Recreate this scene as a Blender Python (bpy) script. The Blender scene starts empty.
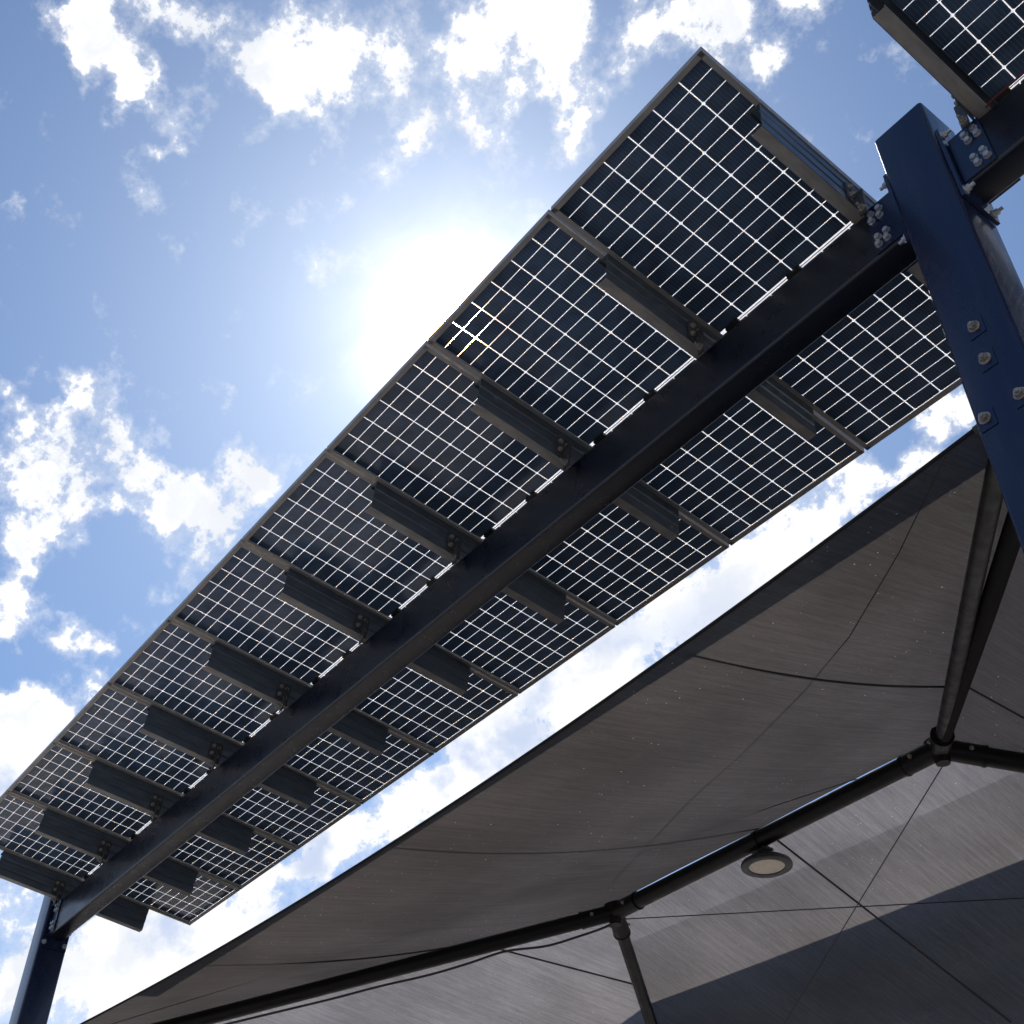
import bpy, bmesh, math, random
from mathutils import Vector, Matrix
random.seed(7)
scene = bpy.context.scene
COL = scene.collection
R = math.radians

# ------------------------------------------------------------------ camera
cam_d = bpy.data.cameras.new("camera")
cam_d.sensor_width = 36.0
cam_d.lens = 41.482
cam_d.clip_start = 0.05
cam_d.clip_end = 6000
cam = bpy.data.objects.new("camera", cam_d)
COL.objects.link(cam)
cr, cd, cf = Vector((-0.6123456, -0.79056519, 0.00628902)), Vector((0.51904603, -0.40801075, -0.75107819)), Vector((0.59634225, -0.45665514, 0.66018331))
cam.matrix_world = Matrix(((cr.x, -cd.x, -cf.x, 0.0), (cr.y, -cd.y, -cf.y, 0.0), (cr.z, -cd.z, -cf.z, 1.6), (0, 0, 0, 1)))
scene.camera = cam

# ------------------------------------------------------------------ exposure
scene.view_settings.view_transform = 'Standard'
scene.view_settings.look = 'None'
scene.view_settings.exposure = 0.0
scene.view_settings.gamma = 1.0

# ------------------------------------------------------------------ sun and sky
SUN = Vector((0.53352311, -0.3557109, 0.76734793)).normalized()
sd = bpy.data.lights.new("sun", 'SUN')
sd.energy = 3.5
sd.angle = R(0.53)
sd.color = (1.0, 0.96, 0.92)
so = bpy.data.objects.new("sun", sd)
COL.objects.link(so)
so.rotation_euler = SUN.to_track_quat('Z', 'Y').to_euler()

world = bpy.data.worlds.new("World")
scene.world = world
world.use_nodes = True
world.cycles.sampling_method = 'MANUAL'
world.cycles.sample_map_resolution = 2048
nt = world.node_tree
nt.nodes.clear()
def N(t, tree=None, **kw):
    n = (tree or nt).nodes.new(t)
    for k, v in kw.items():
        setattr(n, k, v)
    return n
def setin(tree, sock, v):
    if v is None: return
    if hasattr(v, 'is_output') or hasattr(v, 'links'):
        tree.links.new(v, sock)
    else:
        sock.default_value = v
def mth(tree, op, a, b=None, c=None, clamp=False):
    n = tree.nodes.new('ShaderNodeMath'); n.operation = op; n.use_clamp = clamp
    for i, v in enumerate((a, b, c)):
        setin(tree, n.inputs[i], v)
    return n.outputs[0]
def vmt(tree, op, a, b=None, scale=None):
    n = tree.nodes.new('ShaderNodeVectorMath'); n.operation = op
    setin(tree, n.inputs[0], a)
    if b is not None: setin(tree, n.inputs[1], b)
    if scale is not None: setin(tree, n.inputs['Scale'], scale)
    return n.outputs['Value'] if op in ('DOT_PRODUCT', 'LENGTH', 'DISTANCE') else n.outputs[0]
def mixc(tree, f, a, b, blend='MIX'):
    n = tree.nodes.new('ShaderNodeMix'); n.data_type = 'RGBA'; n.blend_type = blend
    setin(tree, n.inputs[0], f); setin(tree, n.inputs[6], a); setin(tree, n.inputs[7], b)
    return n.outputs[2]
def rng(tree, v, a, b, c=0.0, d=1.0, smooth=True):
    n = tree.nodes.new('ShaderNodeMapRange')
    n.interpolation_type = 'SMOOTHSTEP' if smooth else 'LINEAR'
    setin(tree, n.inputs['Value'], v)
    n.inputs['From Min'].default_value = a; n.inputs['From Max'].default_value = b
    n.inputs['To Min'].default_value = c; n.inputs['To Max'].default_value = d
    return n.outputs[0]
def noise(tree, vec, scale, detail=4, rough=0.55, dist=0.0):
    n = tree.nodes.new('ShaderNodeTexNoise')
    setin(tree, n.inputs['Vector'], vec)
    n.inputs['Scale'].default_value = scale; n.inputs['Detail'].default_value = detail
    n.inputs['Roughness'].default_value = rough; n.inputs['Distortion'].default_value = dist
    return n

tc = N('ShaderNodeTexCoord')
D = tc.outputs['Generated']
sky = N('ShaderNodeTexSky')
sky.sky_type = 'NISHITA'
sky.sun_disc = False
sky.sun_elevation = math.asin(SUN.z)
sky.sun_rotation = math.atan2(SUN.x, SUN.y)
sky.air_density = 1.0
sky.dust_density = 0.6
sky.ozone_density = 2.0
# cloud banks: (azimuth from +X, elevation, angular size, weight), all in degrees
CLOUDS = [(-10.0,39.1,1.11,0.80),(-12.4,39.7,1.14,0.80),(-15.2,39.3,1.07,0.80),(-19.4,40.3,1.20,0.90),(-21.9,40.9,0.93,0.80),(-0.0,58.7,1.22,0.70),(-6.4,60.5,1.01,0.60),(-10.9,57.2,0.78,0.50),(-9.8,35.5,0.75,0.60),(-11.6,43.8,0.70,0.50),(-2.5,58.8,2.07,1.00),(-5.3,56.9,1.35,1.00),(-9.2,54.7,0.69,0.80),(-1.6,57.4,1.03,0.70),(-11.3,60.7,1.64,1.00),(-14.3,58.8,1.23,0.80),(-17.5,60.3,1.69,0.90),(-21.8,62.2,2.01,1.00),(-25.3,60.4,1.27,0.90),(-20.7,59.4,1.35,0.80),(-35.8,63.7,2.24,1.00),(-39.8,61.8,2.72,1.10),(-33.2,60.3,2.07,1.00),(-28.9,58.9,1.20,0.80),(-44.3,60.0,1.19,0.90),(-41.9,63.9,1.56,0.90),(-47.9,61.7,1.08,0.80),(-54.7,63.0,1.84,1.00),(-59.7,63.1,1.72,1.00),(-61.9,60.5,1.21,1.00),(-66.5,61.8,1.01,0.70),(-19.6,56.8,0.45,0.60),(-51.2,62.9,1.06,0.70),(-5.4,42.5,0.91,1.00),(-8.1,41.4,1.27,1.00),(-11.1,42.0,1.66,1.10),(-13.5,40.6,1.51,1.00),(-16.9,40.4,1.36,1.00),(-20.4,41.0,1.49,1.00),(-6.7,43.7,0.50,0.60),(-7.2,39.5,1.50,1.00),(-9.2,37.7,1.35,1.00),(-8.5,36.0,0.99,0.90),(-9.3,33.5,1.07,1.00),(-12.9,32.8,1.02,0.80),(-15.0,32.9,0.61,0.70),(-18.2,36.7,1.27,0.90),(-12.0,34.1,0.42,0.60),(-19.5,43.3,0.55,0.55),(-22.9,42.7,0.75,0.55),(-0.6,49.6,0.48,0.80),(-9.3,42.7,0.68,0.70),(-11.5,29.2,2.07,1.00),(-14.1,27.2,1.89,1.00),(-12.8,26.1,2.48,1.00),(-14.5,30.5,0.77,0.80),(-11.3,27.6,2.46,1.00),(-16.2,29.2,0.43,0.40),(-14.3,21.3,1.61,0.70),(-16.9,18.4,2.44,0.80),(-19.7,19.5,2.31,0.90),(-21.9,20.1,2.37,1.00),(-19.3,17.4,2.89,0.90),(-24.2,22.5,1.55,0.70),(-27.0,23.6,2.27,0.90),(-28.3,25.0,1.84,0.90),(-24.7,20.0,1.97,0.90),(-31.2,26.5,2.10,1.00),(-33.7,28.9,2.13,1.00),(-36.9,30.4,2.15,1.00),(-40.3,32.7,2.87,1.10),(-43.8,34.5,2.62,1.00),(-48.1,36.2,2.58,1.00),(-51.3,37.8,2.78,1.10),(-55.4,39.6,2.72,1.10),(-58.7,40.5,1.56,1.00),(-52.7,35.7,2.29,0.90),(-65.1,42.5,1.02,1.20),(-65.0,43.5,0.77,1.00),(-66.6,43.0,0.76,1.00),(-61.2,41.0,0.96,0.80),(-63.0,41.0,0.69,0.70),(-42.5,31.3,2.37,0.90),(-35.9,27.6,2.36,0.80),]
w1 = noise(nt, D, 9.0, 5, 0.6)
off = vmt(nt, 'SUBTRACT', w1.outputs['Color'], (0.5, 0.5, 0.5))
off = vmt(nt, 'SCALE', off, scale=0.085)
w2 = noise(nt, D, 34.0, 4, 0.6)
off2 = vmt(nt, 'SUBTRACT', w2.outputs['Color'], (0.5, 0.5, 0.5))
off2 = vmt(nt, 'SCALE', off2, scale=0.03)
w3 = noise(nt, D, 18.0, 4, 0.6)
off3 = vmt(nt, 'SCALE', vmt(nt, 'SUBTRACT', w3.outputs['Color'], (0.5, 0.5, 0.5)), scale=0.04)
DW = vmt(nt, 'ADD', vmt(nt, 'ADD', vmt(nt, 'ADD', D, off), off2), off3)
DW = vmt(nt, 'NORMALIZE', DW)
tot = None
for az, el, ang, w in CLOUDS:
    c = (math.cos(R(el)) * math.cos(R(az)), math.cos(R(el)) * math.sin(R(az)), math.sin(R(el)))
    dt = vmt(nt, 'DOT_PRODUCT', DW, c)
    k = 1.0 / (1 - math.cos(R(ang)))
    # exp(-k (1-dot)) = exp(k dot - k)
    e = mth(nt, 'EXPONENT', mth(nt, 'MULTIPLY_ADD', dt, k, -k))
    tot = mth(nt, 'MULTIPLY_ADD', e, w, tot if tot is not None else 0.0)
fb = noise(nt, D, 19.0, 11, 0.66)
fbb = noise(nt, D, 5.0, 3, 0.5)
elem = mth(nt, 'MULTIPLY_ADD', mth(nt, 'SUBTRACT', fb.outputs['Fac'], 0.5), 4.3, mth(nt, 'MINIMUM', tot, 1.12))
# general cloud cover for the rest of the sky, away from the part the camera faces
away = rng(nt, vmt(nt, 'DOT_PRODUCT', D, tuple(cf)), 0.78, 0.6)
sz0 = nt.nodes.new('ShaderNodeSeparateXYZ'); nt.links.new(D, sz0.inputs[0])
elem = mth(nt, 'ADD', elem, mth(nt, 'MULTIPLY', rng(nt, tot, 0.9, 1.6, 0.0, 0.45), rng(nt, sz0.outputs[2], 0.66, 0.56)))
elem = mth(nt, 'MULTIPLY_ADD', away, rng(nt, fbb.outputs['Fac'], 0.54, 0.66, 0.0, 0.7), elem)
alpha = mth(nt, 'MAXIMUM', rng(nt, elem, 0.60, 1.08), rng(nt, elem, 0.22, 0.95, 0.0, 0.35))
# cloud tone: thick parts seen from below go grey-blue
sh = noise(nt, D, 11.0, 6, 0.55)
sz = nt.nodes.new('ShaderNodeSeparateXYZ'); nt.links.new(D, sz.inputs[0])
thick = mth(nt, 'MULTIPLY', rng(nt, sz.outputs[2], 0.64, 0.54),
    mth(nt, 'MULTIPLY', rng(nt, tot, 0.75, 1.5), rng(nt, sh.outputs['Fac'], 0.47, 0.6)))
ccol = mixc(nt, thick, mixc(nt, rng(nt, noise(nt, DW, 13.0, 6, 0.55).outputs['Fac'], 0.45, 0.65), (11.2, 11.2, 11.3, 1), (8.9, 9.2, 9.8, 1)), (6.3, 7.2, 9.2, 1))
skyc = mixc(nt, 1.0, sky.outputs[0], (0.80, 1.0, 1.19, 1), 'MULTIPLY')
lowz = rng(nt, sz.outputs[2], 0.52, 0.12)
skyc = mixc(nt, mth(nt, 'MULTIPLY', lowz, 0.7), skyc, (7.4, 8.5, 10.4, 1))
base = mixc(nt, alpha, skyc, ccol)
sdot = vmt(nt, 'DOT_PRODUCT', D, tuple(SUN))
def lobe(ang, amp):
    k = 1.0 / (1 - math.cos(R(ang)))
    return mth(nt, 'MULTIPLY', mth(nt, 'EXPONENT', mth(nt, 'MULTIPLY_ADD', sdot, k, -k)), amp)
g_wide = lobe(7.5, 1.1)
veil = noise(nt, D, 6.0, 6, 0.6, 0.8)
g_mid = mth(nt, 'MULTIPLY', lobe(4.2, 9.0), rng(nt, veil.outputs['Fac'], 0.25, 0.75, 0.25, 1.3))
g_core = lobe(2.0, 90.0)
g_disc = lobe(0.6, 20000.0)
def colscale(col, f):
    return vmt(nt, 'SCALE', col, scale=f)
glow = vmt(nt, 'ADD', colscale((1.12, 0.97, 0.86), g_wide), colscale((1.16, 0.98, 0.86), g_mid))
glow = vmt(nt, 'ADD', glow, colscale((1.0, 0.52, 0.2), g_core))
glow = vmt(nt, 'ADD', glow, colscale((1.0, 0.58, 0.22), g_disc))
final = vmt(nt, 'ADD', base, glow)
bg = N('ShaderNodeBackground')
bg.inputs['Strength'].default_value = 0.1
out = N('ShaderNodeOutputWorld')
nt.links.new(final, bg.inputs['Color'])
nt.links.new(bg.outputs[0], out.inputs['Surface'])

# ------------------------------------------------------------------ materials
def material(name):
    m = bpy.data.materials.new(name); m.use_nodes = True
    t = m.node_tree
    for n in list(t.nodes):
        if n.type != 'OUTPUT_MATERIAL': t.nodes.remove(n)
    o = [n for n in t.nodes if n.type == 'OUTPUT_MATERIAL'][0]
    return m, t, o
def principled(name, color, rough=0.5, metal=0.0, var=0.15, vscale=6.0, bump=0.0, bscale=60.0, coat=0.0, spec=0.5, stretch=None, rvar=0.1):
    m, t, o = material(name)
    p = t.nodes.new('ShaderNodeBsdfPrincipled')
    co = t.nodes.new('ShaderNodeTexCoord').outputs['Object']
    if stretch: co = vmt(t, 'MULTIPLY', co, stretch)
    n = noise(t, co, vscale, 6, 0.6)
    c0 = tuple(max(0, c * (1 - var)) for c in color) + (1,)
    c1 = tuple(c * (1 + var) for c in color) + (1,)
    t.links.new(mixc(t, rng(t, n.outputs['Fac'], 0.3, 0.7), c0, c1), p.inputs['Base Color'])
    n2 = noise(t, co, vscale * 3.1, 5, 0.65)
    t.links.new(rng(t, n2.outputs['Fac'], 0.3, 0.7, max(0.02, rough - rvar), rough + rvar), p.inputs['Roughness'])
    p.inputs['Metallic'].default_value = metal
    p.inputs['Specular IOR Level'].default_value = spec
    p.inputs['Coat Weight'].default_value = coat
    p.inputs['Coat Roughness'].default_value = 0.06
    if bump:
        b = t.nodes.new('ShaderNodeBump'); b.inputs['Strength'].default_value = bump; b.inputs['Distance'].default_value = 0.01
        nb = noise(t, co, bscale, 3, 0.5)
        t.links.new(nb.outputs['Fac'], b.inputs['Height']); t.links.new(b.outputs[0], p.inputs['Normal'])
    t.links.new(p.outputs[0], o.inputs['Surface'])
    return m

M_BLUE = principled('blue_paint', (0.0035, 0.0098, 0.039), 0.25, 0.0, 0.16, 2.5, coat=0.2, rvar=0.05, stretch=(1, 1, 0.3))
M_GALV_LIT = principled('bounce_lit_galv', (0.27, 0.26, 0.245), 0.55, 0.1, 0.18, 8.0, stretch=(3, 1, 3))  # purlin steel again, ground bounce on the flange put into the colour
M_BEAM = principled('shaded_beam_paint', (0.003, 0.0048, 0.0125), 0.3, 0.0, 0.2, 2.0, rvar=0.05)  # post blue darkened; reflection of the dark panels is put into the colour
M_GALV = principled('galvanised_steel', (0.12, 0.145, 0.175), 0.40, 0.7, 0.16, 5.0, rvar=0.05, stretch=(3, 1, 3))
M_ALU = principled('dull_aluminium', (0.31, 0.295, 0.275), 0.45, 0.25, 0.12, 5.0, rvar=0.08)
M_CELL = principled('dark_cell', (0.056, 0.095, 0.165), 0.16, 0.0, 0.25, 5.0, rvar=0.05, spec=0.45)
def cell_detail(m):
    t = m.node_tree
    p = [n for n in t.nodes if n.type == 'BSDF_PRINCIPLED'][0]
    src = p.inputs['Base Color'].links[0].from_socket
    sx = t.nodes.new('ShaderNodeSeparateXYZ')
    t.links.new(t.nodes.new('ShaderNodeTexCoord').outputs['Object'], sx.inputs[0])
    fr = mth(t, 'FRACT', mth(t, 'MULTIPLY', mth(t, 'SUBTRACT', sx.outputs[0], 0.0174), 1 / 0.01824))
    bar = mth(t, 'LESS_THAN', mth(t, 'ABSOLUTE', mth(t, 'SUBTRACT', fr, 0.5)), 0.055)
    c = mixc(t, mth(t, 'MULTIPLY', bar, 0.28), src, (0.30, 0.30, 0.31, 1))
    oi = t.nodes.new('ShaderNodeObjectInfo')
    c = vmt(t, 'SCALE', c, scale=rng(t, oi.outputs['Random'], 0, 1, 0.85, 1.15, smooth=False))
    # dust film and old water marks
    co = t.nodes.new('ShaderNodeTexCoord').outputs['Object']
    d = noise(t, co, 2.3, 6, 0.62, 0.6)
    c = mixc(t, rng(t, d.outputs['Fac'], 0.48, 0.8, 0.0, 0.10), c, (0.26, 0.24, 0.22, 1))
    t.links.new(c, p.inputs['Base Color'])
cell_detail(M_CELL)
M_BOLT = principled('zinc_bolt', (0.42, 0.44, 0.47), 0.38, 0.6, 0.25, 60.0)
M_RUST = principled('weathered_bolt', (0.30, 0.27, 0.24), 0.5, 0.5, 0.35, 70.0)
M_BLACK = principled('black_plastic', (0.015, 0.015, 0.016), 0.5, 0.0, 0.2, 30.0)
M_BRACKET = principled('dark_bracket', (0.05, 0.055, 0.06), 0.5, 0.3, 0.3, 25.0)
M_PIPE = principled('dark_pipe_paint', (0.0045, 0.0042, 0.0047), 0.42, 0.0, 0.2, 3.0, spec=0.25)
M_RED = principled('red_cable_jacket', (0.12, 0.008, 0.007), 0.5, 0.0, 0.1, 30.0)
M_CABLE = principled('steel_cable', (0.014, 0.014, 0.015), 0.5, 0.4, 0.2, 60.0)
M_SEAM = principled('seam_thread', (0.016, 0.015, 0.016), 0.8, 0.0, 0.2, 40.0)
M_LENS = principled('frosted_lens', (0.62, 0.55, 0.45), 0.5, 0.0, 0.08, 30.0)
M_CONC = principled('ground_paving', (0.30, 0.275, 0.245), 0.85, 0.0, 0.35, 0.8, bump=0.2, bscale=40)

def mat_glass():
    m, t, o = material('clear_gap_glass')
    tr = t.nodes.new('ShaderNodeBsdfTranslucent'); tr.inputs['Color'].default_value = (0.80, 0.77, 0.72, 1)
    tp = t.nodes.new('ShaderNodeBsdfTransparent'); tp.inputs['Color'].default_value = (0.95, 0.93, 0.90, 1)
    gl = t.nodes.new('ShaderNodeBsdfGlossy'); gl.inputs['Roughness'].default_value = 0.1
    mx = t.nodes.new('ShaderNodeMixShader'); mx.inputs[0].default_value = 0.16
    t.links.new(tr.outputs[0], mx.inputs[1]); t.links.new(tp.outputs[0], mx.inputs[2])
    m2 = t.nodes.new('ShaderNodeMixShader'); m2.inputs[0].default_value = 0.04
    t.links.new(mx.outputs[0], m2.inputs[1]); t.links.new(gl.outputs[0], m2.inputs[2])
    t.links.new(m2.outputs[0], o.inputs['Surface'])
    return m
M_GLASS = mat_glass()

def mat_fabric(name, base, trans, open_fac, pin=1.0):
    # knitted shade cloth: threads run down the slope (world y), pale specks are painted sun glints
    m, t, o = material(name)
    co = t.nodes.new('ShaderNodeTexCoord').outputs['Object']
    st = vmt(t, 'MULTIPLY', co, (48.0, 1.3, 1.3))
    st2 = vmt(t, 'MULTIPLY', co, (170.0, 9.0, 9.0))
    n1 = noise(t, st, 1.0, 5, 0.65, 0.2)
    n2 = noise(t, st2, 1.0, 3, 0.6)
    n3 = noise(t, co, 0.9, 4, 0.5)
    nsp = noise(t, co, 90.0, 2, 0.6)
    s = mth(t, 'ADD', mth(t, 'MULTIPLY', n1.outputs['Fac'], 0.55), mth(t, 'MULTIPLY', n2.outputs['Fac'], 0.45))
    s = mth(t, 'MULTIPLY_ADD', nsp.outputs['Fac'], 0.22, mth(t, 'SUBTRACT', s, 0.11))
    weave = rng(t, s, 0.34, 0.68, 0.78, 1.24)
    blot = rng(t, n3.outputs['Fac'], 0.3, 0.7, 0.82, 1.18)
    k = mth(t, 'MULTIPLY', weave, blot)
    df = t.nodes.new('ShaderNodeBsdfDiffuse'); df.inputs['Color'].default_value = tuple(base) + (1,)
    tr = t.nodes.new('ShaderNodeBsdfTranslucent')
    t.links.new(vmt(t, 'SCALE', tuple(trans), scale=k), tr.inputs['Color'])
    add = t.nodes.new('ShaderNodeAddShader')
    t.links.new(df.outputs[0], add.inputs[0]); t.links.new(tr.outputs[0], add.inputs[1])
    tp = t.nodes.new('ShaderNodeBsdfTransparent')
    lw = t.nodes.new('ShaderNodeLayerWeight'); lw.inputs['Blend'].default_value = 0.5
    face = mth(t, 'SUBTRACT', 1.0, lw.outputs['Facing'])       # 1 when seen square on
    openf = mth(t, 'MULTIPLY', mth(t, 'POWER', face, 2.4), open_fac)
    openf = mth(t, 'MULTIPLY', openf, k)
    # mask of the pale specks
    v = t.nodes.new('ShaderNodeTexVoronoi'); v.inputs['Scale'].default_value = 34.0
    t.links.new(co, v.inputs['Vector'])
    npm = noise(t, co, 1.3, 3, 0.5)
    wn = t.nodes.new('ShaderNodeSeparateColor'); t.links.new(v.outputs['Color'], wn.inputs[0])
    th = rng(t, npm.outputs['Fac'], 0.42, 0.68, 0.06, 0.75)
    sel = mth(t, 'LESS_THAN', wn.outputs[0], th)
    size = mth(t, 'MULTIPLY', mth(t, 'POWER', wn.outputs[1], 3.0), 0.15 * pin)
    glint = mth(t, 'MULTIPLY', mth(t, 'LESS_THAN', v.outputs['Distance'], size), sel)
    f = mth(t, 'MULTIPLY', openf, mth(t, 'SUBTRACT', 1.0, glint))
    # sunlit fibre glints, put in as specks of paler translucent colour
    t.links.new(mixc(t, glint, vmt(t, 'SCALE', tuple(trans), scale=k), (0.42, 0.41, 0.40, 1)), tr.inputs['Color'])
    mx = t.nodes.new('ShaderNodeMixShader')
    t.links.new(f, mx.inputs[0]); t.links.new(add.outputs[0], mx.inputs[1]); t.links.new(tp.outputs[0], mx.inputs[2])
    t.links.new(mx.outputs[0], o.inputs['Surface'])
    return m
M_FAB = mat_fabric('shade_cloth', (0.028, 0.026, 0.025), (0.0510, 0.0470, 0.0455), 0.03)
M_FAB2 = mat_fabric('lit_slope_shade_cloth', (0.030, 0.029, 0.029), (0.138, 0.134, 0.137), 0.014)  # same cloth; stronger light through the far slope is put into its colour
M_HEM = mat_fabric('hem_cloth', (0.03, 0.028, 0.028), (0.02, 0.019, 0.019), 0.0, 0.2)

def mat_sheet():
    m, t, o = material('darkening_sheet')
    tr = t.nodes.new('ShaderNodeBsdfTranslucent'); tr.inputs['Color'].default_value = (0.05, 0.047, 0.045, 1)
    tp = t.nodes.new('ShaderNodeBsdfTransparent')
    mx = t.nodes.new('ShaderNodeMixShader'); mx.inputs[0].default_value = 0.72
    t.links.new(tr.outputs[0], mx.inputs[1]); t.links.new(tp.outputs[0], mx.inputs[2])
    t.links.new(mx.outputs[0], o.inputs['Surface'])
    return m
M_OVER = mat_sheet()

# ------------------------------------------------------------------ mesh helpers
class MB:
    def __init__(s): s.v = []; s.f = []; s.sm = []
    def add(s, vs, fs, smooth=False):
        b = len(s.v); s.v += [Vector(v) for v in vs]
        for f in fs: s.f.append(tuple(b + i for i in f)); s.sm.append(smooth)
    def box(s, x0, x1, y0, y1, z0, z1):
        s.add([(x0, y0, z0), (x1, y0, z0), (x1, y1, z0), (x0, y1, z0), (x0, y0, z1), (x1, y0, z1), (x1, y1, z1), (x0, y1, z1)],
              [(0, 3, 2, 1), (4, 5, 6, 7), (0, 1, 5, 4), (1, 2, 6, 5), (2, 3, 7, 6), (3, 0, 4, 7)])
    def prism(s, prof, p0, ax, u, w, cap=True, smooth=False):
        # profile points (a,b) -> p0 + a*u + b*w, swept along vector ax
        p0, ax, u, w = Vector(p0), Vector(ax), Vector(u), Vector(w)
        n = len(prof)
        A = [p0 + u * a + w * b for a, b in prof]
        B = [p + ax for p in A]
        fs = [(i, (i + 1) % n, n + (i + 1) % n, n + i) for i in range(n)]
        s.add(A + B, fs, smooth)
        if cap:
            b = len(s.v) - 2 * n
            s.f.append(tuple(b + i for i in reversed(range(n)))); s.sm.append(False)
            s.f.append(tuple(b + n + i for i in range(n))); s.sm.append(False)
    def tube(s, pts, r, n=10, cap=True):
        pts = [Vector(p) for p in pts]
        rings = []
        up = Vector((0, 0, 1))
        for i, p in enumerate(pts):
            d = (pts[min(i + 1, len(pts) - 1)] - pts[max(i - 1, 0)]).normalized()
            a = d.cross(up)
            if a.length < 1e-3: a = d.cross(Vector((1, 0, 0)))
            a.normalize(); b = d.cross(a)
            rr = r[i] if isinstance(r, (list, tuple)) else r
            rings.append([p + (a * math.cos(2 * math.pi * k / n) + b * math.sin(2 * math.pi * k / n)) * rr for k in range(n)])
        vs = [v for rg in rings for v in rg]
        fs = []
        for i in range(len(rings) - 1):
            for k in range(n):
                fs.append((i * n + k, i * n + (k + 1) % n, (i + 1) * n + (k + 1) % n, (i + 1) * n + k))
        s.add(vs, fs, True)
        if cap:
            b = len(s.v) - len(vs)
            s.f.append(tuple(b + k for k in range(n))); s.sm.append(False)
            s.f.append(tuple(b + (len(rings) - 1) * n + k for k in reversed(range(n)))); s.sm.append(False)
    def build(s, name, mat, parent=None, mw=None):
        me = bpy.data.meshes.new(name)
        me.from_pydata([tuple(v) for v in s.v], [], s.f)
        for p, q in zip(me.polygons, s.sm): p.use_smooth = q
        me.materials.append(mat)
        bm = bmesh.new(); bm.from_mesh(me); bmesh.ops.recalc_face_normals(bm, faces=bm.faces); bm.to_mesh(me); bm.free()
        if any(s.sm): me.set_sharp_from_angle(angle=R(40))
        o = bpy.data.objects.new(name, me); COL.objects.link(o)
        if parent is not None: o.parent = parent
        if mw is not None: o.matrix_basis = mw
        return o
def rrect(w, h, r, k=5):
    # rounded rectangle centred on 0
    pts = []
    for cx, cy, a0 in ((w / 2 - r, h / 2 - r, 0), (-w / 2 + r, h / 2 - r, 90), (-w / 2 + r, -h / 2 + r, 180), (w / 2 - r, -h / 2 + r, 270)):
        for i in range(k + 1):
            a = R(a0 + 90 * i / k); pts.append((cx + r * math.cos(a), cy + r * math.sin(a)))
    return pts
def ngon(r, n, ph=0): return [(r * math.cos(2 * math.pi * i / n + ph), r * math.sin(2 * math.pi * i / n + ph)) for i in range(n)]
def thing(name, label, cat, mw=None, group=None):
    o = bpy.data.objects.new(name, None); COL.objects.link(o)
    o.empty_display_size = 0.2
    if mw is not None: o.matrix_basis = mw
    o['label'] = label; o['category'] = cat
    if group: o['group'] = group
    return o
def tag(o, label, cat, group=None):
    o['label'] = label; o['category'] = cat
    if group: o['group'] = group
    return o
def kids(o): return [c for c in bpy.data.objects if c.parent == o]
def dup(root, mw, label, group=None):
    r = root.copy(); COL.objects.link(r); r.matrix_basis = mw
    if label: r['label'] = label
    if group: r['group'] = group
    def rec(src, dst):
        for ch in kids_map.get(src.name, []):
            c = ch.copy(); COL.objects.link(c); c.parent = dst
            rec(ch, c)
    kids_map = {}
    for c in list(bpy.data.objects):
        if c.parent: kids_map.setdefault(c.parent.name, []).append(c)
    rec(root, r)
    return r

# hex bolt meshes: axis along +Y local (head sticks out towards +Y)
def bolt_mesh(mb, c, ax, r=0.015, h=0.012, washer=True, stud=0.0, wr=1.45):
    ax = Vector(ax).normalized(); c = Vector(c)
    u = ax.cross(Vector((0, 0, 1)))
    if u.length < 1e-3: u = Vector((1, 0, 0))
    u.normalize(); w = ax.cross(u)
    if washer:
        mb.prism(ngon(r * wr, 18), c, ax * 0.004, u, w); c = c + ax * 0.004
    mb.prism(ngon(r, 6, 0.4), c, ax * h, u, w)
    mb.prism(ngon(r * 0.8, 12), c + ax * h, ax * 0.002, u, w)
    if stud: mb.prism(ngon(r * 0.55, 12), c + ax * h, ax * stud, u, w)

# ------------------------------------------------------------------ frame of the solar array
O = Vector((1.45577487, -2.12281557, 6.37356172))
EX = Vector((0.99998252, 0.0, -0.00591177)).normalized()
EY = Vector((0.00065289, 0.99388290, 0.11043715)).normalized()
EZ = EX.cross(EY).normalized()
EY = EZ.cross(EX)
def frame(p):
    return Matrix(((EX.x, EY.x, EZ.x, p.x), (EX.y, EY.y, EZ.y, p.y), (EX.z, EY.z, EZ.z, p.z), (0, 0, 0, 1)))
def at(u, v=0.0, h=0.0, dy=0.0):
    return O + EX * u - EY * v + EZ * h + Vector((0, dy, 0))
PITCH = 1.02
CW, RH = 0.1642, 0.08364
V0 = -0.016; V1 = 2.2067
ZS = 0.0

# ------------------------------------------------------------------ ground
g = MB()
g.add([(-3000, -3000, 0), (3000, -3000, 0), (3000, 3000, 0), (-3000, 3000, 0)], [(0, 1, 2, 3)])
gr = g.build('ground', M_CONC); gr['kind'] = 'structure'

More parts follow.
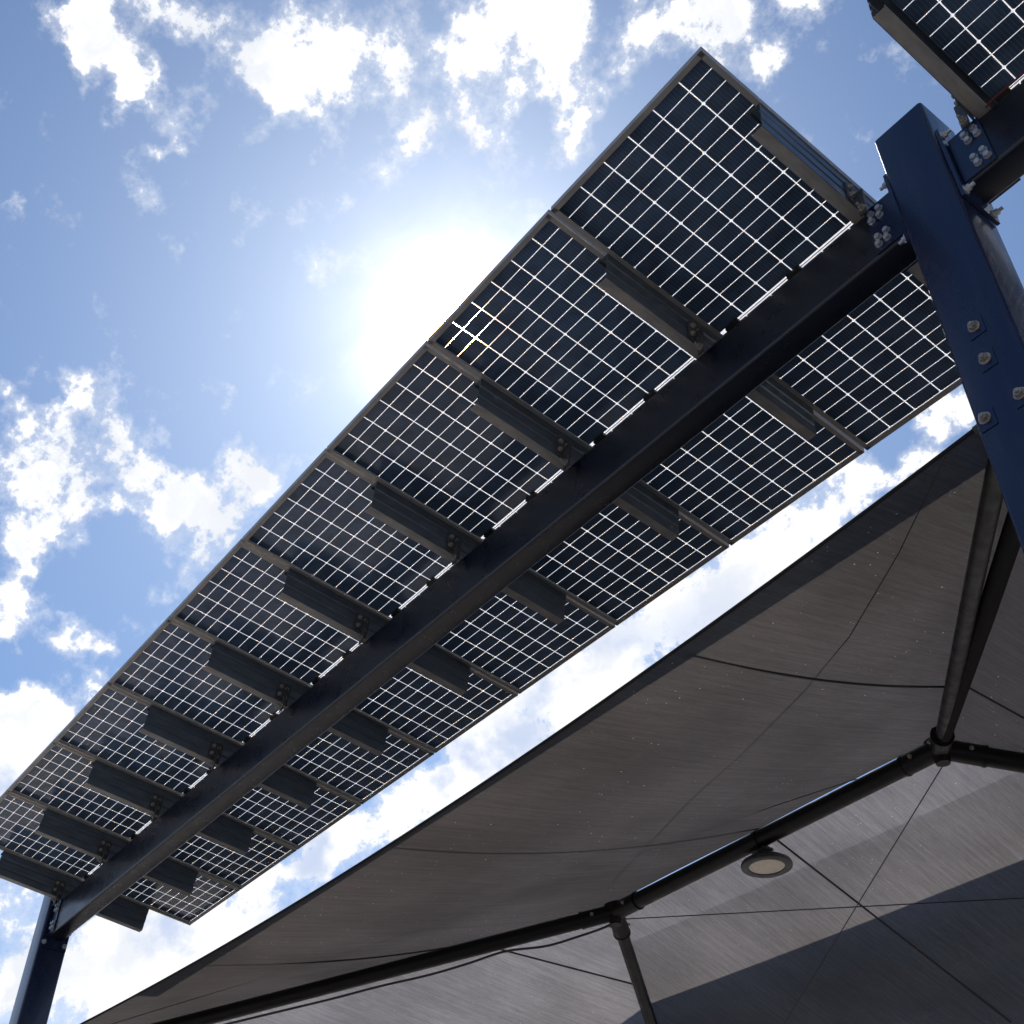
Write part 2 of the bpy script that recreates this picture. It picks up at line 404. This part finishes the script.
# ------------------------------------------------------------------ solar panel prototype
# local: x along the beam 0..PITCH-gap, y = -v, z up; glass plane at z = 0
PW = 1.002; X0 = (PITCH - PW) / 2; X1 = X0 + PW
def make_panel(label, mw, group):
    t = thing('solar_panel', label, 'solar panel', mw, group)
    # aluminium frame with bottom return flange
    f = MB()
    fl = 0.026; th = 0.0022; zb = -0.034; zt = 0.006
    y0, y1 = -V1, -V0
    def lsec(p0, ax, inward):
        ax = Vector(ax); inward = Vector(inward)
        # L / C profile: outer web, bottom flange, small top lip
        prof = [(0, zb), (fl, zb), (fl, zb + th), (th, zb + th), (th, zt - th), (0.008, zt - th), (0.008, zt), (0, zt)]
        f.prism(prof, p0, ax, inward, (0, 0, 1))
    lsec((X0, y0, 0), (0, y1 - y0, 0), (1, 0, 0))
    lsec((X1, y0, 0), (0, y1 - y0, 0), (-1, 0, 0))
    e = 0.0006
    lsec((X0 + th, y1 - e, 0), (PW - 2 * th, 0, 0), (0, -1, 0))
    lsec((X0 + th, y0 + e, 0), (PW - 2 * th, 0, 0), (0, 1, 0))
    f.build('frame', M_ALU, t)
    # drain holes show as pale dots in the corners
    # cells: opaque, just under the glass
    c = MB()
    mu = (PITCH - 6 * CW) / 2
    gx, gy, ch = 0.0027, 0.0018, 0.0065
    midg = 0.017
    for j in range(26):
        va = j * RH + (midg if j >= 13 else 0); vb = va + RH
        if j == 12: vb = 13 * RH - 0.001
        for i in range(6):
            xa, xb = mu + i * CW + gx, mu + (i + 1) * CW - gx
            ya, yb = -(vb - gy), -(va + gy)
            cl = ch if (j % 2 == 1) else 0.0018   # half cells: clipped corners only on their outer edge
            cu = ch if (j % 2 == 0) else 0.0018
            c.add([(xa + cl, ya, 0), (xb - cl, ya, 0), (xb, ya + cl, 0), (xb, yb - cu, 0), (xb - cu, yb, 0), (xa + cu, yb, 0), (xa, yb - cu, 0), (xa, ya + cl, 0)],
                  [tuple(range(8))])
    c.build('cell_layer', M_CELL, t, Matrix.Translation((0, 0, -0.001)))
    gl = MB()
    gl.add([(X0 + 0.003, y0 + 0.003, 0.002), (X1 - 0.003, y0 + 0.003, 0.002), (X1 - 0.003, y1 - 0.003, 0.002), (X0 + 0.003, y1 - 0.003, 0.002)], [(0, 1, 2, 3)])
    gl.build('glass', M_GLASS, t)
    # three split junction boxes on the centre gap
    vm = 13 * RH + midg / 2
    for px in (0.10, 0.5 * PITCH, PITCH - 0.10):
        jb = MB()
        jb.prism(rrect(0.085, 0.034, 0.008, 3), (px, -vm, -0.0025), (0, 0, -0.018), (1, 0, 0), (0, 1, 0))
        jb.build('junction_box', M_BLACK, t)
    ld = MB()
    for a, b in ((0.10, 0.5 * PITCH), (0.5 * PITCH, PITCH - 0.10)):
        ld.tube([(a + 0.03 + (b - a - 0.06) * i / 10, -vm - 0.012, -0.014 - 0.035 * math.sin(math.pi * i / 10)) for i in range(11)], 0.003, 6)
    ld.build('lead', M_BLACK, t)
    # busbar ribbon in the middle of the gap
    bb = MB(); bb.box(X0 + 0.04, X1 - 0.04, -vm - 0.0022, -vm + 0.0022, -0.0022, -0.0014)
    bb.build('ribbon', M_BRACKET, t)
    return t
ORD = ['first', 'second', 'third', 'fourth', 'fifth', 'sixth', 'seventh', 'eighth', 'ninth', 'tenth']
G1 = 'solar panels of the long main row'
p0 = make_panel('first solar panel of the main row, beside the near blue post, largest in view', frame(at(0)), G1)
for k in range(1, 9):
    lab = '%s solar panel of the main row counted from the near blue post' % ORD[k]
    if k == 8: lab = 'ninth and farthest solar panel of the main row, next to the far post'
    if k == 1: lab = 'second solar panel from the near blue post, sun glinting through its corner'
    dup(p0, frame(at(k * PITCH)), lab, G1)
G2 = 'solar panels right of the near post'
U2 = -0.555 - PITCH + 0.0
for q, k in enumerate((0, 1)):
    dup(p0, frame(at(-0.546 * PITCH - (k + 1) * PITCH)), ('solar panel at the top right corner of the picture, above the near post' if k == 0 else 'solar panel of the right row just outside the top corner, second from the near post'), G2)
# the next row, hidden behind the shade cloth; it throws the straight shadow on the cloth's far slope
ROW3 = -6.50
G3 = 'solar panels of the row hidden behind the shade canopy'
for k in range(0, 9):
    dup(p0, frame(at(k * PITCH, dy=ROW3)), 'solar panel of the back row, hidden behind the shade canopy', G3)

# ------------------------------------------------------------------ purlins
VP0, VP1 = 0.337, 1.775      # along the slope
HT, HB = -0.0345, -0.245     # top and bottom below the glass plane
def make_purlin(mw, label, group, flip=1):
    t = thing('purlin', label, 'steel purlin', mw, group)
    m = MB()
    w, th, lip = 0.062, 0.003, 0.018
    zt, zb = HT, HB
    # C section with rolled ribs in the web; web at x=0, flanges towards +x
    prof = [(0, zt), (0, zt - 0.055), (0.006, zt - 0.062), (0.006, zt - 0.072), (0, zt - 0.079),
            (0, zb + 0.079), (0.006, zb + 0.072), (0.006, zb + 0.062), (0, zb + 0.055), (0, zb),
            (th, zb),
            (th, zb + 0.055), (0.006 + th, zb + 0.062), (0.006 + th, zb + 0.072), (th, zb + 0.079),
            (th, zt - 0.079), (0.006 + th, zt - 0.072), (0.006 + th, zt - 0.062), (th, zt - 0.055),
            (th, zt - th), (w - th, zt - th), (w - th, zt - lip), (w, zt - lip), (w, zt)]
    prof = [(a * flip, b) for a, b in prof]
    m.prism(prof, (0, -VP1, 0), (0, VP1 - VP0, 0), (1, 0, 0), (0, 0, 1))
    m.build('channel', M_GALV, t)
    m = MB()
    pf = [(th, zb), (w, zb), (w, zb + lip), (w - th, zb + lip), (w - th, zb + th), (th, zb + th)]
    m.prism([(a * flip, b) for a, b in pf], (0, -VP1, 0), (0, VP1 - VP0, 0), (1, 0, 0), (0, 0, 1))
    m.build('bottom_flange', M_GALV_LIT, t)
    # bolted angle brackets either side of the beam, on the web
    for sy, ya in ((1, -0.925), (-1, -1.088)):
        b = MB(); yw = ya - sy * 0.035
        yb = yw + sy * 0.10
        y0, y1 = min(yw, yb), max(yw, yb)
        s = -flip
        b.prism([(y0, HB - 0.02), (y1, HB + 0.02), (y1, HB + 0.14), (y0 + 0.02, HB + 0.155), (y0, HB + 0.15)], (s * 0.001, 0, 0), (s * 0.009, 0, 0), (0, 1, 0), (0, 0, 1))
        b.box(min(s * 0.010, s * 0.048), max(s * 0.010, s * 0.048), (ya if sy > 0 else ya - 0.008), (ya + 0.008 if sy > 0 else ya), HB - 0.09, HB + 0.10)
        br = b.build('bracket', M_BRACKET, t)
        for yy, zz in ((0.03, 0.04), (0.075, 0.05), (0.03, 0.11), (0.075, 0.115)):
            q = MB(); bolt_mesh(q, (s * 0.010, yw + sy * yy, HB + zz), (s, 0, 0), 0.011, 0.010)
            q.build('bolt', M_RUST, br)
        q = MB(); bolt_mesh(q, (s * 0.030, ya + sy * 0.008, HB - 0.05), (0, sy, 0), 0.013, 0.014, stud=0.02)
        q.build('bolt', M_RUST, br)
    return t
GP = 'steel purlins crossing the main beam'
pu = make_purlin(frame(at(0.0 + 0.014)), 'end purlin carrying the near edge of the first panel, sky reflected on its side', GP)
for k in range(1, 10):
    lab = '%s steel purlin across the main beam counted from the near blue post' % ORD[k]
    if k == 9: lab = 'last steel purlin hanging over the far post, its ends showing against the sky'
    dup(pu, frame(at(k * PITCH - (0.012 if k < 9 else 0.02))), lab, GP)
pr2 = make_purlin(frame(at(-0.546 * PITCH - 0.012)), 'dark end purlin of the right-hand row above the near post', 'steel purlins right of the near post', flip=-1)
dup(pr2, frame(at(-0.546 * PITCH - PITCH)), 'second purlin of the right-hand row, just past the picture edge', 'steel purlins right of the near post')

# ------------------------------------------------------------------ beams
BYC = -3.1225; BW = 0.145; BH = 0.312; BT = 6.002
def beam(name_label, x0, x1, ends, dy=0.0, group=None):
    xm = O.x
    def zt(x): return BT - 0.00591 * (x - xm)
    t = thing('steel_beam', name_label, 'steel beam', Matrix.Translation((x0, BYC + dy, zt(x0))), group)
    L = x1 - x0
    ax = Vector((L, 0, zt(x1) - zt(x0)))
    m = MB()
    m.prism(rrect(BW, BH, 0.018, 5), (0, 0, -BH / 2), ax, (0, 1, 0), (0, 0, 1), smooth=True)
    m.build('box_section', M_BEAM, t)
    for e in ends:      # +1 splice at the x1 end, -1 at the x0 end
        xe = 0.0 if e < 0 else L
        ze = 0 if e < 0 else ax.z
        s = 1 if e < 0 else -1
        for side in (1, -1):
            pl = MB()
            yo = side * BW / 2
            pl.box(min(xe + s * 0.02, xe + s * 0.165), max(xe + s * 0.02, xe + s * 0.165), min(yo, yo + side * 0.010), max(yo, yo + side * 0.010), ze - 0.300, ze - 0.004)
            plo = pl.build('splice_plate', M_BLUE, t)
            for bx in (0.092, 0.135):
                for bz in (0.055, 0.098, 0.215, 0.258):
                    q = MB(); bolt_mesh(q, (xe + s * (bx + (0.006 if bz in (0.098, 0.258) else 0)), yo + side * 0.010, ze - bz), (0, side, 0), 0.0145, 0.013, wr=1.18)
                    q.build('bolt', M_BOLT, plo)
        ep = MB()
        ep.box(min(xe, xe + s * 0.016), max(xe, xe + s * 0.016), -0.115, 0.115, ze - 0.40, ze + 0.07)
        epo = ep.build('end_plate', M_BLUE, t)
        for by in (-0.093, 0.093):
            for bz in (0.035, -0.355):
                q = MB(); bolt_mesh(q, (xe + s * 0.016, by, ze + bz), (s, 0, 0), 0.0145, 0.016, stud=0.02)
                q.build('bolt', M_BOLT, epo)
    return t
NX0, NX1 = 1.040, 1.290
FX0, FX1 = 10.70, 10.95
beam('long dark blue beam under the main row, running between the near and far posts', NX1 + 0.002, FX0 - 0.002, (-1, 1))
beam('short blue beam leaving the picture at the right of the near post', -8.5, NX0 - 0.002, (1,))
beam('blue beam of the back row, hidden behind the shade canopy', NX1 + 0.002, FX0 - 0.002, (), dy=ROW3)
rc = MB()
rc.tube([(-3, -3.045, 6.035), (0.2, -3.045, 6.032), (0.78, -3.045, 6.03), (0.83, -3.05, 6.028)], 0.0045, 8)
tag(rc.build('red_cable', M_RED), 'thin red cable lying along the top edge of the right-hand beam', 'cable')

# ------------------------------------------------------------------ posts
def post(label, x0, x1, yc, top, group, front=()):
    t = thing('steel_post', label, 'steel post', Matrix.Translation(((x0 + x1) / 2, yc, 0)), group)
    w = x1 - x0
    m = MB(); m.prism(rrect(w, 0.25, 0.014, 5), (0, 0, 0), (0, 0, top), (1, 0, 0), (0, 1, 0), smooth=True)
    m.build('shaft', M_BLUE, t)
    c = MB(); c.prism(rrect(w - 0.006, 0.244, 0.012, 4), (0, 0, top + 0.0005), (0, 0, 0.005), (1, 0, 0), (0, 1, 0))
    c.build('cap', M_BLUE, t)
    b = MB(); b.box(-0.22, 0.22, -0.22, 0.22, 0.0, 0.025); b.build('base_plate', M_BLUE, t)
    for (bx, bz) in front:
        pl = MB(); xx = bx - (x0 + x1) / 2
        pl.box(xx - 0.036, xx + 0.028, 0.1252, 0.1285, bz - 0.05, bz + 0.03)
        plo = pl.build('washer_plate', M_BLUE, t)
        q = MB(); bolt_mesh(q, (xx, 0.1285, bz), (0, 1, 0), 0.0165, 0.015, stud=0.008); q.build('bolt', M_RUST, plo)
    return t
post('near dark blue square post at the right edge of the picture', NX0, NX1, -3.12, 6.305, 'blue steel posts', ((1.172, 4.925), (1.176, 4.755), (1.110, 4.520), (1.250, 4.515)))
post('far blue post at the lower left, seen small under the end of the beam', FX0, FX1, -3.12, 6.305, 'blue steel posts')
for x in (1.165, 10.83):
    post('post of the back row, hidden behind the shade canopy', x - 0.125, x + 0.125, -3.12 + ROW3, 6.305, 'posts hidden behind the shade canopy')

# ------------------------------------------------------------------ shade canopy
C1 = Vector((1.40, -3.53, 4.95)); C2 = Vector((12.2, -3.44, 4.95))
R1 = Vector((4.02, -6.93, 5.90)); R2 = Vector((7.61, -7.03, 5.90))
C4 = Vector((1.38, -9.95, 4.95)); C3 = Vector((9.95, -10.1, 4.95))
can = thing('shade_canopy', 'dark knitted fabric hip-roof shade canopy on black pipes, lower right', 'shade canopy', Matrix.Identity(4))
PR = 0.070
def coons(edges, nu, nv):
    # bottom, top along u ; left, right along v ; each a function 0..1
    b, tp, l, r = edges
    P = []
    for j in range(nv + 1):
        v = j / nv
        for i in range(nu + 1):
            u = i / nu
            p = (1 - v) * b(u) + v * tp(u) + (1 - u) * l(v) + u * r(v) - ((1 - u) * (1 - v) * b(0) + u * (1 - v) * b(1) + (1 - u) * v * tp(0) + u * v * tp(1))
            P.append(p)
    return P
def seg(a, b, sag=Vector((0, 0, 0))):
    return lambda s: a.lerp(b, s) + sag * (4 * s * (1 - s))
def cloth(name, edges, nu=48, nv=24, mat=M_FAB, belly=0.0):
    P = coons(edges, nu, nv)
    m = MB()
    for j in range(nv + 1):
        for i in range(nu + 1):
            u, v = i / nu, j / nv
            P[j * (nu + 1) + i] = P[j * (nu + 1) + i] + Vector((0, 0, belly * 16 * u * (1 - u) * v * (1 - v)))
    m.add(P, [(j * (nu + 1) + i, j * (nu + 1) + i + 1, (j + 1) * (nu + 1) + i + 1, (j + 1) * (nu + 1) + i) for j in range(nv) for i in range(nu)], True)
    return m.build(name, mat, can)
up = Vector((0, 0, PR + 0.012))
c1, c2, c3, c4, r1, r2 = C1 + up, C2 + up, C3 + up, C4 + up, R1 + up, R2 + up
SAGN = Vector((0, -0.31, 0.04))
eave_n = seg(c1, c2, SAGN)
# near slope: top edge pulls away from the ridge pipe between its lashings
def ridge_near(s):
    p = r1.lerp(r2, s); k = abs(math.sin(math.pi * s * 2)) ** 0.8
    return p + Vector((0, 0.015 * k, 0))
cloth('fabric_near_slope', (eave_n, ridge_near, seg(c1, r1, Vector((-0.045, -0.02, -0.03))), seg(c2, r2, Vector((0.0, 0.01, -0.02)))), 72, 28, belly=-0.04)
eave_f = seg(c4, c3, Vector((0, 0.04, 0.0)))
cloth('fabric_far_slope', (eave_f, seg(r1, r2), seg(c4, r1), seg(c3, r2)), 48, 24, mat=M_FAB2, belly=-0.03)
cloth('fabric_right_end', (seg(c1, c4, Vector((0.25, 0, 0.03))), seg(r1, r1), seg(c1, r1), seg(c4, r1)), 36, 24)
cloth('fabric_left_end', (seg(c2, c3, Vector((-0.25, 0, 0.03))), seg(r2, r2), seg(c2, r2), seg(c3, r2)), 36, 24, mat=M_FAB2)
# added thin sheet that darkens the lower part of the far slope
def sl(a, b, t0, off=0.012):
    p = a.lerp(b, t0); return p + Vector((0, 0, off))
tA = 0.185
cloth('far_slope_sheet', (seg(sl(r1, c4, 0.985), sl(r2, c3, 0.985)), seg(sl(r1, c4, tA), sl(r2, c3, 0.155)), seg(sl(r1, c4, 0.985), sl(r1, c4, tA)), seg(sl(r2, c3, 0.985), sl(r2, c3, 0.155))), 24, 10, mat=M_OVER)
# hem pocket with its cable
for a in ((c1, c2, SAGN), (c4, c3, Vector((0, 0.04, 0.0))), (c1, c4, Vector((0.25, 0, 0.03))), (c2, c3, Vector((-0.25, 0, 0.03)))):
    h = MB(); fn = seg(*a); h.tube([fn(i / 40) for i in range(41)], 0.009, 8); h.build('hem', M_HEM, can)
# pipes
def pipe(name, a, b, r=PR, bow=Vector((0, 0, 0))):
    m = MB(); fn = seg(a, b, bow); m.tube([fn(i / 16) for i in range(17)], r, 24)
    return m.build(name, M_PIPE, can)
ridge = pipe('ridge_pipe', R1, R2)
for a, b in ((R1, C1), (R1, C4), (R2, C2), (R2, C3)):
    pipe('hip_pipe', a, b, {0: 0.047, 1: PR, 2: PR, 3: PR - 0.012}[[C1, C4, C2, C3].index(b)])
# node sleeves at the ridge ends and coupling bands
for p, q, c_, d_ in ((R1, R2, C1, C4), (R2, R1, C2, C3)):
    m = MB()
    for e in (q, c_, d_):
        dv = (e - p).normalized()
        m.tube([p, p + dv * 0.30], PR + 0.006, 24)
        m.tube([p + dv * 0.30, p + dv * 0.318], PR + 0.011, 24)
    m.tube([p + Vector((0, 0, -0.12)), p + Vector((0, 0, 0.07))], [0.05, 0.10], 20)
    nd = m.build('ridge_joint', M_PIPE, can)
    for e in (q, c_, d_):
        dv = (e - p).normalized(); sd_ = dv.cross(Vector((0, 0, 1))).normalized()
        for s in (1, -1):
            bq = MB(); bolt_mesh(bq, p + dv * 0.2 + sd_ * s * (PR + 0.008), sd_ * s, 0.012, 0.014); bq.build('bolt', M_RUST, nd)
# second tube beside the near right hip, with the sleeve of cloth between them
hx = MB(); hx.tube([R1 + Vector((-0.04, 0.05, -0.02)), Vector((2.50, -5.12, 5.38)), Vector((1.05, -3.40, 4.92))], 0.05, 16)
hx.build('hip_sleeve', M_HEM, can)
# seams sewn down the slope
def near_pt(x, t):          # t 0 at eave .. 1 at ridge side, on the near slope
    s = (x - c1.x) / (c2.x - c1.x); e = eave_n(s)
    n = (c2 - c1).cross(r1 - c1).normalized()
    y = e.y + (c1.lerp(c2, s).y - 3.5 - e.y) * t
    z = c1.z + (-(n.x * (x - c1.x) + n.y * (y - c1.y))) / n.z
    s2 = min(max((x - r1.x) / (r2.x - r1.x), 0), 1)
    return Vector((x, y, z - 0.012 - 0.03 * 4 * t * max(0, 1 - t)))
def strip(name, pts, r, mat=M_SEAM):
    m = MB(); m.tube(pts, r, 6); return m.build(name, mat, can)
for x, t1, dx in ((3.47, 0.73, 0.20), (6.32, 0.985, 0.55), (9.03, 0.76, 0.25)):
    strip('seam', [near_pt(x - dx * (i / 20) ** 2, 0.025 + (t1 - 0.025) * i / 20) - Vector((0, 0, 0.03 * math.sin(math.pi * i / 20) + 0.005)) for i in range(21)], 0.0075)
nf = (c3 - c4).cross(r1 - c4).normalized()
def far_pt(x, y, dz=-0.02):
    return Vector((x, y, c4.z - (nf.x * (x - c4.x) + nf.y * (y - c4.y)) / nf.z + dz))
strip('seam', [far_pt(5.73, -7.06 - i * 0.14, -0.035) for i in range(21)], 0.009)
nl = (c3 - c2).cross(r2 - c2).normalized()
def left_pt(x, y, dz=-0.02):
    return Vector((x, y, c2.z - (nl.x * (x - c2.x) + nl.y * (y - c2.y)) / nl.z + dz))
strip('seam', [left_pt(8.60 - 0.25 * i / 14, -6.45 - i * 0.105, -0.03) for i in range(15)], 0.008)
nr_ = (c4 - c1).cross(r1 - c1).normalized()
def right_pt(x, y, dz=-0.02):
    return Vector((x, y, c1.z - (nr_.x * (x - c1.x) + nr_.y * (y - c1.y)) / nr_.z + dz))
strip('seam', [right_pt(3.22, -6.02 - i * 0.12, -0.03) for i in range(16)], 0.008)
# thin tension cables under the cloth
def tcable(a, b):
    m = MB(); m.tube([a, b], 0.0045, 6); return m.build('tension_cable', M_CABLE, can)
tcable(R1 + Vector((0.02, -0.03, -0.11)), far_pt(7.6, -9.06, -0.05))
tcable(R2 + Vector((-0.05, -0.08, -0.06)), far_pt(4.3, -8.70, -0.05))
strip('stitch_line', [near_pt(x, t) - Vector((0, 0, 0.018)) for x, t in ((1.70, 0.0), (2.3, 0.13), (3.0, 0.27), (3.6, 0.36), (4.4, 0.46), (5.2, 0.55), (6.2, 0.70), (7.0, 0.83))], 0.0032)
strip('stitch_line', [near_pt(x, t) - Vector((0, 0, 0.02)) for x, t in ((11.5, 0.0), (9.5, 0.27), (8.2, 0.46), (6.2, 0.72), (5.2, 0.87), (4.7, 0.955))], 0.0032)
# corner fitting that ties the canopy to the near post
cf_ = MB()
cf_.prism([(-0.08, -0.05), (0.11, -0.03), (0.11, 0.02), (-0.08, 0.045)], C1 + Vector((0.02, 0.0, 0.05)), (0, 0, 0.018), (1, 0, 0), (0, 1, 0))
cf_.tube([C1 + Vector((0.02, 0, 0.05)), C1 + Vector((-0.12, 0.19, 0.0))], 0.022, 12)
cfo = cf_.build('corner_clamp', M_BRACKET, can)
for dx in (0.04, 0.14):
    q = MB(); bolt_mesh(q, C1 + Vector((dx - 0.06, 0.0, 0.068)), (0, 0, 1), 0.012, 0.014); q.build('bolt', M_RUST, cfo)
# lashing rings on the ridge
for s in (0.5,):
    p = R1.lerp(R2, s); d = (R2 - R1).normalized()
    m = MB(); m.tube([p - d * 0.02, p + d * 0.02], PR + 0.008, 20); m.build('lashing', M_PIPE, can)

# ------------------------------------------------------------------ lamp under the ridge pipe
LC = Vector((5.845, -7.07, 5.715))
lamp = thing('canopy_lamp', 'round black lamp with pale lens hanging under the ridge pipe', 'lamp', Matrix.Translation(LC) @ Matrix.Scale(1.07, 4))
prof = [(0.0, 0.075), (0.07, 0.072), (0.15, 0.045), (0.185, 0.022), (0.192, 0.006), (0.190, -0.010), (0.180, -0.016), (0.135, -0.014), (0.132, -0.004)]
m = MB(); n = 48
vs = [(r_ * math.cos(2 * math.pi * k / n), r_ * math.sin(2 * math.pi * k / n), z_) for r_, z_ in prof[1:] for k in range(n)]
fs = [(i * n + k, i * n + (k + 1) % n, (i + 1) * n + (k + 1) % n, (i + 1) * n + k) for i in range(len(prof) - 2) for k in range(n)]
m.add(vs, fs, True); m.add([(0.07 * math.cos(2 * math.pi * k / n), 0.07 * math.sin(2 * math.pi * k / n), 0.072) for k in range(n)], [tuple(range(n))])
m.build('housing', M_BRACKET, lamp)
m = MB(); m.add([(0.134 * math.cos(2 * math.pi * k / n), 0.134 * math.sin(2 * math.pi * k / n), -0.006) for k in range(n)], [tuple(range(n))])
m.build('lens', M_LENS, lamp)
m = MB()
m.tube([(-0.05, 0, 0.07), (-0.06, 0.0, 0.11), (-0.04, 0.05, 0.13)], 0.014, 10)
m.tube([(0.05, 0, 0.07), (0.06, 0.0, 0.11), (0.04, 0.05, 0.13)], 0.014, 10)
m.box(-0.07, 0.07, -0.02, 0.09, 0.10, 0.118)
m.build('mounting_bracket', M_BRACKET, lamp)

# ------------------------------------------------------------------ loose cord along the left hip pipe
cp = [(7.56, -7.05, 5.83), (7.69, -6.97, 5.77), (7.9, -6.8, 5.70), (8.11, -6.63, 5.645), (8.4, -6.4, 5.63), (8.65, -6.19, 5.55), (8.94, -5.96, 5.475), (9.31, -5.67, 5.41), (9.67, -5.38, 5.33), (10.1, -5.02, 5.24), (10.8, -4.5, 5.12), (11.5, -3.98, 5.0)]
def smooth(pts, k=6):
    P = [Vector(p) for p in pts]; o = []
    for i in range(len(P) - 1):
        a, b, c, d = P[max(i - 1, 0)], P[i], P[i + 1], P[min(i + 2, len(P) - 1)]
        for j in range(k):
            t = j / k
            o.append(0.5 * ((2 * b) + (c - a) * t + (2 * a - 5 * b + 4 * c - d) * t * t + (3 * b - a - 3 * c + d) * t ** 3))
    o.append(P[-1]); return o
m = MB(); m.tube(smooth(cp), 0.011, 8)
tag(m.build('power_cord', M_BLACK), 'black cord drooping below the left hip pipe of the canopy', 'cord')

scene.render.resolution_x = 1024
scene.render.resolution_y = 1024
scene.render.engine = 'CYCLES'
scene.cycles.transparent_max_bounces = 24
scene.cycles.max_bounces = 10
